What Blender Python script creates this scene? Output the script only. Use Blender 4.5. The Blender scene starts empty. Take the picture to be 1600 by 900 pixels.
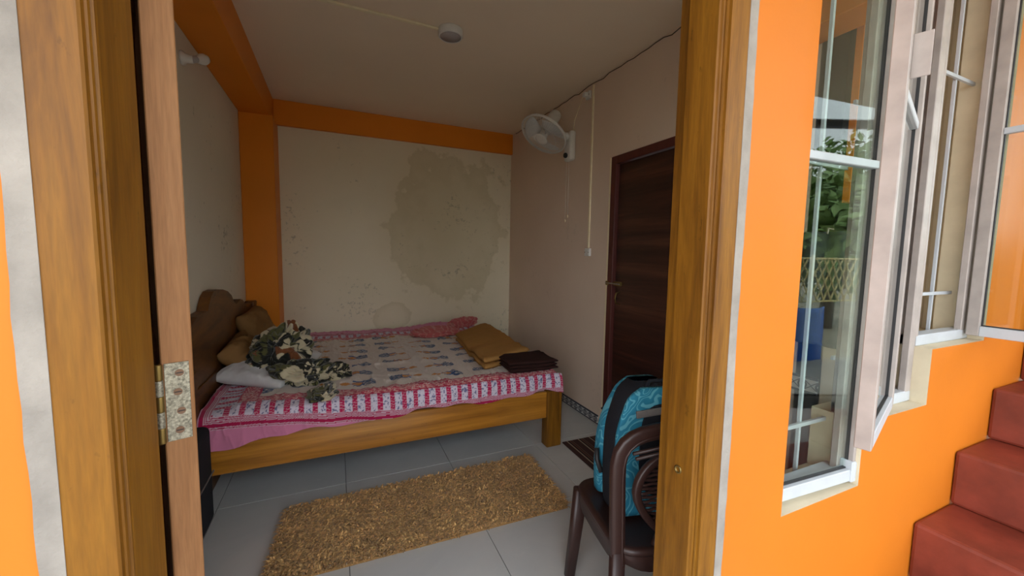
import bpy, bmesh, math, random
import numpy as np
from mathutils import Vector, Matrix

# ------------------------------------------------------------------ camera, world, light
SC = bpy.context.scene
COL = SC.collection
R_CAM = ((0.9135, -0.4065, 0.0164), (-0.0205, -0.0863, -0.9961), (0.4063, 0.9096, -0.0872))
cam_data = bpy.data.cameras.new('camera')
cam = bpy.data.objects.new('camera', cam_data)
COL.objects.link(cam)
r, d, f = (Vector(v).normalized() for v in R_CAM)
cam.matrix_world = Matrix(((r.x, -d.x, -f.x, 0), (r.y, -d.y, -f.y, 0), (r.z, -d.z, -f.z, 1.33), (0, 0, 0, 1)))
cam_data.sensor_width = 36
cam_data.lens = 36 * 615.155 / 1600
cam_data.clip_start = 0.02
SC.camera = cam

world = bpy.data.worlds.new('sky'); SC.world = world
world.use_nodes = True
wn, wl = world.node_tree.nodes, world.node_tree.links
bg = wn['Background']
tc = wn.new('ShaderNodeTexCoord'); sp = wn.new('ShaderNodeSeparateXYZ'); rp = wn.new('ShaderNodeValToRGB')
wl.new(tc.outputs['Generated'], sp.inputs[0]); wl.new(sp.outputs['Z'], rp.inputs[0]); wl.new(rp.outputs[0], bg.inputs[0])
rp.color_ramp.elements[0].color = (0.96, 0.97, 1.0, 1); rp.color_ramp.elements[0].position = 0.0
rp.color_ramp.elements[1].color = (0.72, 0.85, 1.0, 1); rp.color_ramp.elements[1].position = 1.0
bg.inputs[1].default_value = 4.6

sun_d = bpy.data.lights.new('sun', 'SUN'); sun_d.energy = 4.0; sun_d.angle = math.radians(2); sun_d.color = (1.0, 0.94, 0.85)
sun = bpy.data.objects.new('sun', sun_d); COL.objects.link(sun)
sun.rotation_euler = (math.radians(-38), math.radians(-14), 0)     # high, from behind the house

SC.view_settings.view_transform = 'Standard'
SC.view_settings.look = 'None'
SC.view_settings.gamma = 1.0
SC.view_settings.use_curve_mapping = False
SC.view_settings.exposure = 0.0

random.seed(5)
RNG = np.random.default_rng(5)
PI = math.pi

# ------------------------------------------------------------------ materials
def new_mat(name):
    m = bpy.data.materials.new(name); m.use_nodes = True
    nt = m.node_tree
    return m, nt.nodes, nt.links, nt.nodes['Principled BSDF']

def setin(b, **kw):
    for k, v in kw.items():
        b.inputs[k.replace('_', ' ')].default_value = v

def ramp(N, stops):
    n = N.new('ShaderNodeValToRGB'); e = n.color_ramp.elements
    while len(e) < len(stops): e.new(0.5)
    for i, (p, c) in enumerate(stops):
        e[i].position = p; e[i].color = (*c, 1)
    return n

def coord(N, L, scale=(1, 1, 1), rot=(0, 0, 0)):
    t = N.new('ShaderNodeTexCoord'); mp = N.new('ShaderNodeMapping')
    mp.inputs['Scale'].default_value = scale; mp.inputs['Rotation'].default_value = rot
    L.new(t.outputs['Object'], mp.inputs[0])
    return mp.outputs[0]

def noise(N, L, vec, scale=5, detail=4, rough=0.55, dist=0):
    n = N.new('ShaderNodeTexNoise')
    n.inputs['Scale'].default_value = scale; n.inputs['Detail'].default_value = detail
    n.inputs['Roughness'].default_value = rough; n.inputs['Distortion'].default_value = dist
    L.new(vec, n.inputs['Vector'])
    return n.outputs['Fac']

def bump(N, L, b, h, strength=0.2, dist=0.01):
    n = N.new('ShaderNodeBump'); n.inputs['Strength'].default_value = strength; n.inputs['Distance'].default_value = dist
    L.new(h, n.inputs['Height']); L.new(n.outputs[0], b.inputs['Normal'])

def mix(N, L, fac, a, b):
    n = N.new('ShaderNodeMix'); n.data_type = 'RGBA'
    if isinstance(fac, (int, float)): n.inputs[0].default_value = fac
    else: L.new(fac, n.inputs[0])
    for i, c in ((6, a), (7, b)):
        if isinstance(c, tuple): n.inputs[i].default_value = (*c, 1)
        else: L.new(c, n.inputs[i])
    return n.outputs[2]

def paint(name, c, var=0.06, scale=3, rough=0.6, bmp=0.08, spec=0.3, bscale=60):
    m, N, L, b = new_mat(name)
    v = coord(N, L)
    f = noise(N, L, v, scale, 5)
    lo = tuple(max(0, x * (1 - var)) for x in c); hi = tuple(min(1, x * (1 + var)) for x in c)
    rp = ramp(N, [(0.3, lo), (0.7, hi)]); L.new(f, rp.inputs[0]); L.new(rp.outputs[0], b.inputs['Base Color'])
    setin(b, Roughness=rough); b.inputs['Specular IOR Level'].default_value = spec
    if bmp: bump(N, L, b, noise(N, L, v, bscale, 3), bmp, 0.004)
    return m

def wood(name, dark, mid, light, axis='z', grain=9, stretch=0.06, rough=0.4, dist=1.2, knots=0.0, coat=0.0):
    m, N, L, b = new_mat(name)
    s = {'x': (stretch, 1, 1), 'y': (1, stretch, 1), 'z': (1, 1, stretch)}[axis]
    v = coord(N, L, s)
    f1 = noise(N, L, v, grain, 6, 0.6, dist)
    f2 = noise(N, L, v, grain * 9, 3, 0.6, 0.2)
    rp = ramp(N, [(0.3, dark), (0.5, mid), (0.72, light)]); L.new(f1, rp.inputs[0])
    r2 = ramp(N, [(0.35, (0.72, 0.72, 0.72)), (0.65, (1, 1, 1))]); L.new(f2, r2.inputs[0])
    mm = N.new('ShaderNodeMix'); mm.data_type = 'RGBA'; mm.blend_type = 'MULTIPLY'; mm.inputs[0].default_value = 0.7
    L.new(rp.outputs[0], mm.inputs[6]); L.new(r2.outputs[0], mm.inputs[7])
    out = mm.outputs[2]
    if knots:
        f3 = noise(N, L, coord(N, L, {'x': (.5, 1, 1), 'y': (1, .5, 1), 'z': (1, 1, .5)}[axis]), 34, 4, 0.7)
        rk = ramp(N, [(0.64, (0, 0, 0)), (0.80, (1, 1, 1))]); L.new(f3, rk.inputs[0])
        mu = N.new('ShaderNodeMath'); mu.operation = 'MULTIPLY'; mu.inputs[1].default_value = knots; L.new(rk.outputs[0], mu.inputs[0])
        out = mix(N, L, mu.outputs[0], out, tuple(x * 0.35 for x in dark))
    L.new(out, b.inputs['Base Color'])
    setin(b, Roughness=rough); b.inputs['Coat Weight'].default_value = coat; b.inputs['Coat Roughness'].default_value = 0.25
    bump(N, L, b, f2, 0.08, 0.003)
    return m

def plain(name, c, rough=0.5, metal=0.0, spec=0.5, bmp=0.0, bscale=80):
    m, N, L, b = new_mat(name)
    setin(b, Roughness=rough, Metallic=metal); b.inputs['Specular IOR Level'].default_value = spec
    f = noise(N, L, coord(N, L), 25, 3)
    rp = ramp(N, [(0.25, tuple(x * 0.93 for x in c)), (0.75, tuple(min(1, x * 1.05) for x in c))])
    L.new(f, rp.inputs[0]); L.new(rp.outputs[0], b.inputs['Base Color'])
    if bmp: bump(N, L, b, noise(N, L, coord(N, L), bscale, 3), bmp, 0.003)
    return m

def printed(name, attr='print', rough=0.9, bscale=500, bmp=0.15, sheen=0.2):
    m, N, L, b = new_mat(name)
    a = N.new('ShaderNodeAttribute'); a.attribute_name = attr
    L.new(a.outputs['Color'], b.inputs['Base Color'])
    setin(b, Roughness=rough); b.inputs['Specular IOR Level'].default_value = 0.15
    b.inputs['Sheen Weight'].default_value = sheen
    bump(N, L, b, noise(N, L, coord(N, L), bscale, 2), bmp, 0.002)
    return m

def glass_mat(name, tint=(0.93, 0.97, 0.95)):
    m, N, L, b = new_mat(name)
    N.remove(b)
    lw = N.new('ShaderNodeLayerWeight'); lw.inputs[0].default_value = 0.5       # Schlick reflectance of a thin pane
    pw = N.new('ShaderNodeMath'); pw.operation = 'POWER'; pw.inputs[1].default_value = 5; L.new(lw.outputs['Facing'], pw.inputs[0])
    fr = N.new('ShaderNodeMath'); fr.operation = 'MULTIPLY_ADD'; fr.inputs[1].default_value = 0.95; fr.inputs[2].default_value = 0.045; L.new(pw.outputs[0], fr.inputs[0])
    tr = N.new('ShaderNodeBsdfTransparent'); tr.inputs[0].default_value = (*tint, 1)
    gl = N.new('ShaderNodeBsdfGlossy'); gl.inputs['Roughness'].default_value = 0.0
    mx = N.new('ShaderNodeMixShader')
    L.new(fr.outputs[0], mx.inputs[0]); L.new(tr.outputs[0], mx.inputs[1]); L.new(gl.outputs[0], mx.inputs[2])
    L.new(mx.outputs[0], N['Material Output'].inputs[0])
    return m

def stained_wall(name, base, warm, stain, center, rad, mold=0.5, axis='xz'):
    """beige distempered wall with a damp patch of its own outline and specks of mould"""
    m, N, L, b = new_mat(name)
    v = coord(N, L)
    f = noise(N, L, v, 1.3, 4)
    rp = ramp(N, [(0.3, base), (0.7, warm)]); L.new(f, rp.inputs[0])
    out = rp.outputs[0]
    sx = N.new('ShaderNodeSeparateXYZ'); L.new(v, sx.inputs[0])
    def math2(op, a, bb):
        n = N.new('ShaderNodeMath'); n.operation = op
        for i, q in enumerate((a, bb)):
            if isinstance(q, (int, float)): n.inputs[i].default_value = q
            else: L.new(q, n.inputs[i])
        return n.outputs[0]
    if center:
        for (cx, cz), (rx, rz), amt in zip(center, rad, (0.5, 0.5, 0.5)):
            dx = math2('DIVIDE', math2('SUBTRACT', sx.outputs['X'], cx), rx)
            dz = math2('DIVIDE', math2('SUBTRACT', sx.outputs['Z'], cz), rz)
            dd = math2('SQRT', math2('ADD', math2('MULTIPLY', dx, dx), math2('MULTIPLY', dz, dz)), 0)
            nn = noise(N, L, v, 4.2, 5, 0.6)
            dn = math2('ADD', dd, math2('MULTIPLY', math2('SUBTRACT', nn, 0.5), 1.1))
            # a darker tide line around a pale stain
            rs = ramp(N, [(0.0, (0.30,) * 3), (0.5, (0.40,) * 3), (0.84, (0.95,) * 3), (0.90, (0.0,) * 3)])
            L.new(dn, rs.inputs[0])
            out = mix(N, L, math2('MULTIPLY', rs.outputs[0], amt), out, stain)
    if mold:
        fm = noise(N, L, v, 26, 4, 0.7); fb = noise(N, L, v, 2.2, 2)
        k = math2('MULTIPLY', fm, math2('ADD', fb, 0.35))
        rm = ramp(N, [(0.57, (0, 0, 0)), (0.68, (1, 1, 1))]); L.new(k, rm.inputs[0])
        out = mix(N, L, math2('MULTIPLY', rm.outputs[0], mold), out, (0.10, 0.10, 0.08))
    L.new(out, b.inputs['Base Color']); setin(b, Roughness=0.85)
    b.inputs['Specular IOR Level'].default_value = 0.2
    bump(N, L, b, noise(N, L, v, 45, 4), 0.12, 0.004)
    return m

M = {}
M['orange'] = paint('orange_wall_paint', (0.66, 0.190, 0.014), 0.07, 1.6, 0.5, 0.06)
M['orange_in'] = paint('orange_indoor_paint', (0.76, 0.23, 0.012), 0.04, 2, 0.45, 0.04)
M['beige'] = paint('beige_distemper', (0.74, 0.63, 0.46), 0.05, 1.5, 0.85, 0.08)
M['beige_r'] = stained_wall('pinkish_beige_distemper', (0.72, 0.57, 0.45), (0.78, 0.63, 0.50), (0.3, 0.25, 0.15), None, None, 0.12)
M['beige_b'] = stained_wall('damp_stained_distemper', (0.76, 0.66, 0.49), (0.82, 0.73, 0.56), (0.56, 0.47, 0.29),
                            [(1.15, 1.58), (0.52, 0.66)], [(0.72, 0.92), (0.22, 0.17)], 0.40)
M['beige_l'] = stained_wall('left_wall_distemper', (0.72, 0.65, 0.54), (0.78, 0.70, 0.58), (0.3, 0.25, 0.15), None, None, 0.5)
M['ceil'] = paint('ceiling_paint', (0.84, 0.70, 0.54), 0.03, 1.2, 0.8, 0.04)
M['plaster'] = paint('rough_grey_plaster', (0.32, 0.295, 0.265), 0.25, 9, 0.9, 0.5, 0.2, 90)
M['sill'] = paint('cream_sill_plaster', (0.66, 0.58, 0.42), 0.10, 8, 0.8, 0.2)
M['teak'] = wood('varnished_teak', (0.125, 0.046, 0.003), (0.225, 0.090, 0.006), (0.29, 0.125, 0.010), 'z', 22, 0.08, 0.5, 1.0, 0.9, 0.05)
M['teak'].node_tree.nodes['Principled BSDF'].inputs['Specular IOR Level'].default_value = 0.3
M['teak_x'] = wood('varnished_teak_rail', (0.24, 0.085, 0.008), (0.46, 0.185, 0.02), (0.58, 0.26, 0.035), 'x', 8, 0.05, 0.3, 1.6, 0.9, 0.4)
M['teak_hb'] = wood('headboard_wood', (0.05, 0.017, 0.003), (0.14, 0.048, 0.006), (0.21, 0.080, 0.011), 'y', 6, 0.2, 0.5, 1.8, 0.5, 0.0)
M['rawwood'] = wood('pale_bare_door_edge', (0.25, 0.105, 0.034), (0.33, 0.150, 0.055), (0.40, 0.195, 0.078), 'z', 30, 0.06, 0.7, 0.7)
M['laminate'] = wood('dark_rosewood_laminate', (0.020, 0.008, 0.006), (0.055, 0.020, 0.013), (0.13, 0.050, 0.028), 'y', 9, 0.06, 0.35, 0.8)
M['maroon'] = wood('maroon_frame_paint', (0.07, 0.015, 0.012), (0.10, 0.022, 0.017), (0.13, 0.03, 0.022), 'z', 5, 0.1, 0.45)
M['alu'] = paint('painted_window_steel', (0.41, 0.365, 0.34), 0.14, 12, 0.45, 0.05, 0.4)
M['alu_white'] = paint('white_window_paint', (0.53, 0.57, 0.61), 0.05, 14, 0.4, 0.05, 0.4)
M['glass'] = glass_mat('window_glass')
M['rubber'] = plain('black_glazing_gasket', (0.02, 0.02, 0.022), 0.6)
M['step'] = paint('red_oxide_cement', (0.200, 0.040, 0.023), 0.34, 6, 0.5, 0.25, 0.4, 40)
M['white_pl'] = plain('white_plastic', (0.74, 0.72, 0.68), 0.35)
M['grey_pl'] = plain('grey_diffuser_plastic', (0.42, 0.38, 0.38), 0.5)
M['cream_pl'] = plain('cream_conduit', (0.85, 0.74, 0.50), 0.5)
M['black_pl'] = plain('black_plastic', (0.015, 0.015, 0.017), 0.5)
M['black_fab'] = plain('black_nylon', (0.016, 0.017, 0.022), 0.85, 0, 0.2, 0.3, 300)
M['grey_fab'] = plain('grey_webbing', (0.16, 0.14, 0.13), 0.9, 0, 0.2, 0.4, 260)
M['brown_pl'] = plain('dark_brown_moulded_plastic', (0.036, 0.015, 0.012), 0.42, 0, 0.5)
M['steel'] = paint('worn_zinc_plate', (0.31, 0.29, 0.23), 0.6, 260, 0.45, 0.2)
M['steel'].node_tree.nodes['Principled BSDF'].inputs['Metallic'].default_value = 0.55
M['brass'] = plain('tarnished_brass', (0.26, 0.18, 0.06), 0.45, 0.9)
M['screw'] = plain('rusty_screw', (0.20, 0.12, 0.08), 0.5, 0.7)
M['grout'] = plain('dark_grout', (0.16, 0.16, 0.16), 0.9)
M['mattress'] = plain('mattress_ticking', (0.55, 0.30, 0.34), 0.9)
M['earth'] = paint('dry_earth', (0.36, 0.30, 0.22), 0.2, 2, 0.95, 0.4)
M['porch'] = paint('porch_cement', (0.40, 0.37, 0.33), 0.15, 2, 0.85, 0.2)
M['leaf'] = plain('tree_leaves', (0.20, 0.30, 0.09), 0.6)
M['bark'] = plain('tree_bark', (0.14, 0.10, 0.07), 0.9, 0, 0.2, 0.5, 20)
M['bamboo'] = plain('dry_bamboo', (0.62, 0.52, 0.22), 0.6)
M['tarp'] = plain('blue_tarpaulin', (0.03, 0.14, 0.55), 0.45, 0, 0.4, 0.5, 6)

def tile_mat():
    m, N, L, b = new_mat('glazed_floor_tile')
    v = coord(N, L)
    f = noise(N, L, v, 2.2, 6, 0.6, 0.8)
    f2 = noise(N, L, coord(N, L, (1, 3, 1), (0, 0, 0.6)), 3.2, 6, 0.7, 1.5)
    rp = ramp(N, [(0.25, (0.50, 0.52, 0.52)), (0.75, (0.60, 0.60, 0.58))]); L.new(f, rp.inputs[0])
    r2 = ramp(N, [(0.60, (0, 0, 0)), (0.66, (1, 1, 1)), (0.72, (0, 0, 0))]); L.new(f2, r2.inputs[0])
    mu = N.new('ShaderNodeMath'); mu.operation = 'MULTIPLY'; mu.inputs[1].default_value = 0.25; L.new(r2.outputs[0], mu.inputs[0])
    L.new(mix(N, L, mu.outputs[0], rp.outputs[0], (0.66, 0.66, 0.64)), b.inputs['Base Color'])
    setin(b, Roughness=0.22); b.inputs['Specular IOR Level'].default_value = 0.5
    return m
M['tile'] = tile_mat()

# ------------------------------------------------------------------ mesh helpers
class MB:
    def __init__(s): s.bm = bmesh.new()
    def box(s, x0, x1, y0, y1, z0, z1, bev=0.0, mtx=None, seg=1):
        g = bmesh.ops.create_cube(s.bm, size=1)
        vs = g['verts']
        for v in vs:
            v.co = Vector(((x0 + x1) / 2 + v.co.x * (x1 - x0), (y0 + y1) / 2 + v.co.y * (y1 - y0), (z0 + z1) / 2 + v.co.z * (z1 - z0)))
        if bev > 0:
            es = list({e for v in vs for e in v.link_edges})
            g2 = bmesh.ops.bevel(s.bm, geom=es, offset=bev, segments=seg, affect='EDGES', profile=0.5)
            vs = list({v for f in g2['faces'] for v in f.verts} | {v for v in vs if v.is_valid})
        if mtx is not None:
            bmesh.ops.transform(s.bm, matrix=mtx, verts=vs)
        return s
    def prism(s, pts, z0, z1, axis='z', mtx=None):
        """polygon pts (2D) extruded along axis"""
        def P(p, h):
            return {'z': (p[0], p[1], h), 'x': (h, p[0], p[1]), 'y': (p[0], h, p[1])}[axis]
        a = [s.bm.verts.new(P(p, z0)) for p in pts]; b = [s.bm.verts.new(P(p, z1)) for p in pts]
        n = len(pts)
        fs = [s.bm.faces.new(a), s.bm.faces.new(b[::-1])]
        for i in range(n):
            fs.append(s.bm.faces.new((a[i], b[i], b[(i + 1) % n], a[(i + 1) % n])))
        bmesh.ops.recalc_face_normals(s.bm, faces=fs)
        if mtx is not None: bmesh.ops.transform(s.bm, matrix=mtx, verts=a + b)
        return s
    def tube(s, pts, r, n=8, closed=False, flat=None):
        """round tube along pts; r number or list; flat=(w,h,up) makes a band instead"""
        pts = [Vector(p) for p in pts]; m = len(pts)
        rings = []
        up0 = Vector(flat[2]) if flat else None
        prev = None
        for i, p in enumerate(pts):
            a = pts[(i - 1) % m] if (closed or i > 0) else p
            b = pts[(i + 1) % m] if (closed or i < m - 1) else p
            t = (b - a).normalized()
            if flat:
                u = (up0 - t * up0.dot(t)).normalized()
            elif prev is None:
                u = t.orthogonal().normalized()
            else:
                u = (prev - t * prev.dot(t)).normalized()
            prev = u; w = t.cross(u)
            rr = r[i] if isinstance(r, (list, tuple)) else r
            ring = []
            for k in range(n):
                an = 2 * PI * (k + 0.5) / n
                if flat:
                    c, sn = math.cos(an), math.sin(an)
                    ex = 0.5
                    c = math.copysign(abs(c) ** ex, c); sn = math.copysign(abs(sn) ** ex, sn)
                    ring.append(s.bm.verts.new(p + u * (c * flat[1]) + w * (sn * flat[0] * rr)))
                else:
                    ring.append(s.bm.verts.new(p + (u * math.cos(an) + w * math.sin(an)) * rr))
            rings.append(ring)
        for i in range(m if closed else m - 1):
            A, B = rings[i], rings[(i + 1) % m]
            for k in range(n):
                s.bm.faces.new((A[k], A[(k + 1) % n], B[(k + 1) % n], B[k]))
        if not closed:
            s.bm.faces.new(rings[0][::-1]); s.bm.faces.new(rings[-1])
        return s
    def lathe(s, prof, n=24, mtx=None):
        """prof [(r, z)] about z"""
        rings = []
        for (r_, z) in prof:
            if r_ < 1e-6: rings.append([s.bm.verts.new((0, 0, z))])
            else: rings.append([s.bm.verts.new((r_ * math.cos(2 * PI * k / n), r_ * math.sin(2 * PI * k / n), z)) for k in range(n)])
        for A, B in zip(rings, rings[1:]):
            for k in range(n):
                k2 = (k + 1) % n
                if len(A) == 1 and len(B) > 1: s.bm.faces.new((A[0], B[k], B[k2]))
                elif len(B) == 1 and len(A) > 1: s.bm.faces.new((A[k], B[0], A[k2]))
                elif len(A) > 1: s.bm.faces.new((A[k], A[k2], B[k2], B[k]))
        vs = [v for R in rings for v in R]
        if mtx is not None: bmesh.ops.transform(s.bm, matrix=mtx, verts=vs)
        return s
    def build(s, name, mat, parent=None, smooth=False, mtx=None):
        if mtx is not None: bmesh.ops.transform(s.bm, matrix=mtx, verts=s.bm.verts)
        bmesh.ops.recalc_face_normals(s.bm, faces=s.bm.faces)
        me = bpy.data.meshes.new(name); s.bm.to_mesh(me); s.bm.free()
        return link(name, me, mat, parent, smooth)

def link(name, me, mat, parent=None, smooth=False):
    o = bpy.data.objects.new(name, me); COL.objects.link(o)
    for mm in (mat if isinstance(mat, (list, tuple)) else [mat]): me.materials.append(mm)
    if smooth: me.polygons.foreach_set('use_smooth', [True] * len(me.polygons))
    if parent is not None: o.parent = parent
    return o

def np_mesh(name, V, F, mat, parent=None, smooth=True, color=None):
    """V (n,3) array, F (m,4) array of quads"""
    me = bpy.data.meshes.new(name)
    V = np.asarray(V, dtype=np.float32); F = np.asarray(F, dtype=np.int32)
    me.vertices.add(len(V)); me.vertices.foreach_set('co', V.ravel())
    k = F.shape[1]
    me.loops.add(F.size); me.loops.foreach_set('vertex_index', F.ravel())
    me.polygons.add(len(F)); me.polygons.foreach_set('loop_start', np.arange(0, F.size, k, dtype=np.int32))
    me.update(calc_edges=True)
    if color is not None:
        a = me.color_attributes.new('print', 'FLOAT_COLOR', 'POINT')
        c = np.ones((len(V), 4), dtype=np.float32); c[:, :3] = color
        a.data.foreach_set('color', c.ravel())
    return link(name, me, mat, parent, smooth)

def grid_faces(nu, nv, wrap_u=False):
    i, j = np.meshgrid(np.arange(nu if wrap_u else nu - 1), np.arange(nv - 1), indexing='ij')
    i2 = (i + 1) % nu
    return np.stack([i * nv + j, i2 * nv + j, i2 * nv + j + 1, i * nv + j + 1], -1).reshape(-1, 4)

def tag(o, label, cat, group=None, kind=None):
    o['label'] = label; o['category'] = cat
    if group: o['group'] = group
    if kind: o['kind'] = kind
    return o

def struct(o): o['kind'] = 'structure'; return o

def empty(name, loc=(0, 0, 0), rz=0.0):
    o = bpy.data.objects.new(name, None); COL.objects.link(o)
    o.location = loc; o.rotation_euler = (0, 0, rz); o.empty_display_size = 0.1
    return o

def hash3(ix, iy, iz, seed):
    h = (ix.astype(np.int64) * 374761393 + iy.astype(np.int64) * 668265263 + iz.astype(np.int64) * 2147483647 + seed * 144665) & 0xffffffff
    h = ((h ^ (h >> 13)) * 1274126177) & 0xffffffff
    h = h ^ (h >> 16)
    return (h & 0xffff) / 65535.0

def vnoise(P, scale=1.0, seed=0):
    """value noise 0..1, P (...,3)"""
    Q = np.asarray(P, dtype=np.float64) * scale + 100.5
    I = np.floor(Q).astype(np.int64); f_ = Q - I; f_ = f_ * f_ * (3 - 2 * f_)
    x, y, z = I[..., 0], I[..., 1], I[..., 2]; u, v, w = f_[..., 0], f_[..., 1], f_[..., 2]
    def c(a, b, e): return hash3(x + a, y + b, z + e, seed)
    x00 = c(0, 0, 0) * (1 - u) + c(1, 0, 0) * u; x10 = c(0, 1, 0) * (1 - u) + c(1, 1, 0) * u
    x01 = c(0, 0, 1) * (1 - u) + c(1, 0, 1) * u; x11 = c(0, 1, 1) * (1 - u) + c(1, 1, 1) * u
    return (x00 * (1 - v) + x10 * v) * (1 - w) + (x01 * (1 - v) + x11 * v) * w

def fbm(P, scale=1.0, seed=0, octv=4, gain=0.5):
    s = 0; a = 1; t = 0
    for o in range(octv):
        s = s + a * vnoise(P, scale * 2 ** o, seed + o * 17); t += a; a *= gain
    return s / t

def P3(x, y, z=None):
    x = np.asarray(x, float); y = np.asarray(y, float)
    return np.stack(np.broadcast_arrays(x, y, np.zeros_like(x) if z is None else z), -1)

def hinge_mtx(px, py, ang):
    return Matrix.Translation((px, py, 0)) @ Matrix.Rotation(ang, 4, 'Z')

# ------------------------------------------------------------------ setting: room shell
YF, YI = 0.62, 0.765            # street face and room face of the front wall
XL, XR, YB, ZC = -0.705, 1.86, 4.247, 2.672
WTOP = 2.45                     # head of the window opening

def wall_obj(name, mb, out_mat, in_mat, normal, parent=None):
    o = mb.build(name, [in_mat, out_mat], parent)
    for p in o.data.polygons:
        if p.normal.dot(Vector(normal)) > 0.9: p.material_index = 1
    return struct(o)

floor = struct(MB().box(XL - .1, 2.45, YF + 0.01, YB + .1, -0.15, -0.006).build('floor', M['grout']))
TS = 0.61
tx = [0.025 + TS * k for k in range(-2, 5)]; ty = [2.348 + TS * k for k in range(-4, 4)]
for a in tx:
    for b in ty:
        x0, x1, y0, y1 = max(a, XL), min(a + TS, XR), max(b, YF + .02), min(b + TS, YB)
        if x1 - x0 > 0.02 and y1 - y0 > 0.02:
            MB().box(x0 + .0015, x1 - .0015, y0 + .0015, y1 - .0015, -0.006, 0.0, 0.001).build('tile', M['tile'], floor)

w = MB()
w.box(-3.0, -0.326, YF, YI, -0.3, 2.95)             # left of the door
w.box(-0.326, 0.855, YF, YI, 2.09, 2.95)            # over the door
w.box(0.855, 1.085, YF, YI, -0.3, 2.95)             # pier between door and window
w.box(1.085, 1.46, YF, YI, -0.3, 0.632)
w.box(1.46, 1.85, YF, YI, -0.3, 0.833)
w.box(1.85, 2.26, YF, YI, -0.3, 1.028)
w.box(1.085, 2.26, YF, YI, WTOP, 2.95)
w.box(2.26, 5.2, YF, YI, -0.3, 2.95)
bmesh.ops.remove_doubles(w.bm, verts=w.bm.verts, dist=0.0001)
wall_front = wall_obj('wall_front', w, M['orange'], M['sill'], (0, -1, 0))
wl_ = struct(MB().box(XL - .12, XL, YI, YB + .12, 0, 2.75).build('wall_left', M['beige_l']))
wb_ = struct(MB().box(XL, XR + .12, YB, YB + .12, 0, 2.75).build('wall_back', M['beige_b']))
w = MB()
w.box(XR, XR + .12, 0.95, 1.55, 0, 2.75); w.box(XR, XR + .12, 2.395, YB, 0, 2.75); w.box(XR, XR + .12, 1.55, 2.395, 2.04, 2.75)
struct(w.build('wall_right', M['beige_r']))
w = MB(); w.box(XR, 2.45, 0.95, 1.05, 0, 2.75); w.box(2.38, 2.45, YI, 0.95, 0, 2.75); w.box(XR, 2.38, YI, 0.95, 0, 1.03); w.box(2.13, 2.38, .84, 0.95, 1.03, 2.75)
struct(w.build('wall_recess', M['beige']))
struct(MB().box(XL - .12, 2.45, YI, YB + .12, ZC, 2.80).build('ceiling', M['ceil']))
# orange column and ring beams
struct(MB().box(XL, -0.462, 3.93, YB, 0, 2.447, .004).build('trim_column', M['orange_in']))
w = MB(); w.box(XL, -0.488, YI, YB, 2.447, ZC, .003); w.box(XL, -0.40, 0.9, 2.05, 2.36, ZC, .003)
struct(w.build('trim_beam_left', M['orange_in']))
struct(MB().box(-0.488, XR, 4.205, YB, 2.452, ZC, .003).build('trim_beam_back', M['orange_in']))
struct(MB().box(1.70, XR, 0.78, 1.45, 2.22, ZC, .003).build('trim_beam_right', M['orange_in']))
struct(MB().box(1.90, 2.129, 0.925, 0.95, 1.56, 2.6).build('trim_recess', M['orange_in']))

# thin dark shrinkage crack where the right wall meets the ceiling
pts = []
for k in range(40):
    y = 1.55 + k * 0.066
    if y < 4.15: pts.append((XR - .001, y, ZC - .012 - .004 * math.sin(k * 1.7) - .01 * (k % 5 == 0)))
struct(MB().tube(pts, 0.0035, 5).build('trim_crack', plain('dark_crack', (0.10, 0.075, 0.05), 0.9)))

# plaster strips beside the door frame, with a ragged edge
def plaster_strip(name, xa, xb, ragged_side):
    mb = MB(); n = 60; z0, z1 = -0.05, 2.12
    L_, R_ = [], []
    for k in range(n + 1):
        z = z0 + (z1 - z0) * k / n
        j = 0.0022 * (random.random() - 0.5) + 0.0015 * math.sin(z * 9)
        a, b = xa, xb
        if ragged_side < 0: a += j
        else: b += j
        L_.append((a, z)); R_.append((b, z))
    pts = L_ + R_[::-1]
    mb.prism([(p[0], p[1]) for p in pts], YF - 0.004, YF + 0.03, 'y')
    return struct(mb.build(name, M['plaster']))
plaster_strip('trim_plaster_left', -0.327, -0.303, -1)
plaster_strip('trim_plaster_right', 0.830, 0.857, 1)

# skirting of patterned border tiles
def border_mat():
    m, N, L, b = new_mat('patterned_border_tile')
    t = N.new('ShaderNodeTexCoord'); s = N.new('ShaderNodeSeparateXYZ'); L.new(t.outputs['Object'], s.inputs[0])
    def mt(op, a, bb=0.0):
        n = N.new('ShaderNodeMath'); n.operation = op
        for i, q in enumerate((a, bb)):
            if isinstance(q, (int, float)): n.inputs[i].default_value = q
            else: L.new(q, n.inputs[i])
        return n.outputs[0]
    u = mt('SUBTRACT', mt('FRACT', mt('DIVIDE', s.outputs['Y'], 0.07)), 0.5)
    v = mt('DIVIDE', mt('SUBTRACT', s.outputs['Z'], 0.036), 0.072)
    au, av = mt('ABSOLUTE', u), mt('ABSOLUTE', v)
    d_ = mt('SQRT', mt('ADD', mt('MULTIPLY', u, u), mt('MULTIPLY', v, v)))
    ring = mt('LESS_THAN', mt('ABSOLUTE', mt('SUBTRACT', d_, 0.22)), 0.055)
    leaf = mt('LESS_THAN', mt('ABSOLUTE', mt('SUBTRACT', mt('ADD', au, mt('MULTIPLY', av, 1.4)), 0.52)), 0.05)
    dot = mt('LESS_THAN', d_, 0.09)
    band = mt('GREATER_THAN', av, 0.36)
    k = mt('MAXIMUM', mt('MAXIMUM', ring, leaf), mt('MAXIMUM', dot, band))
    L.new(mix(N, L, k, (0.50, 0.49, 0.47), (0.012, 0.014, 0.03)), b.inputs['Base Color'])
    setin(b, Roughness=0.3)
    return m
M['border'] = border_mat()
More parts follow.
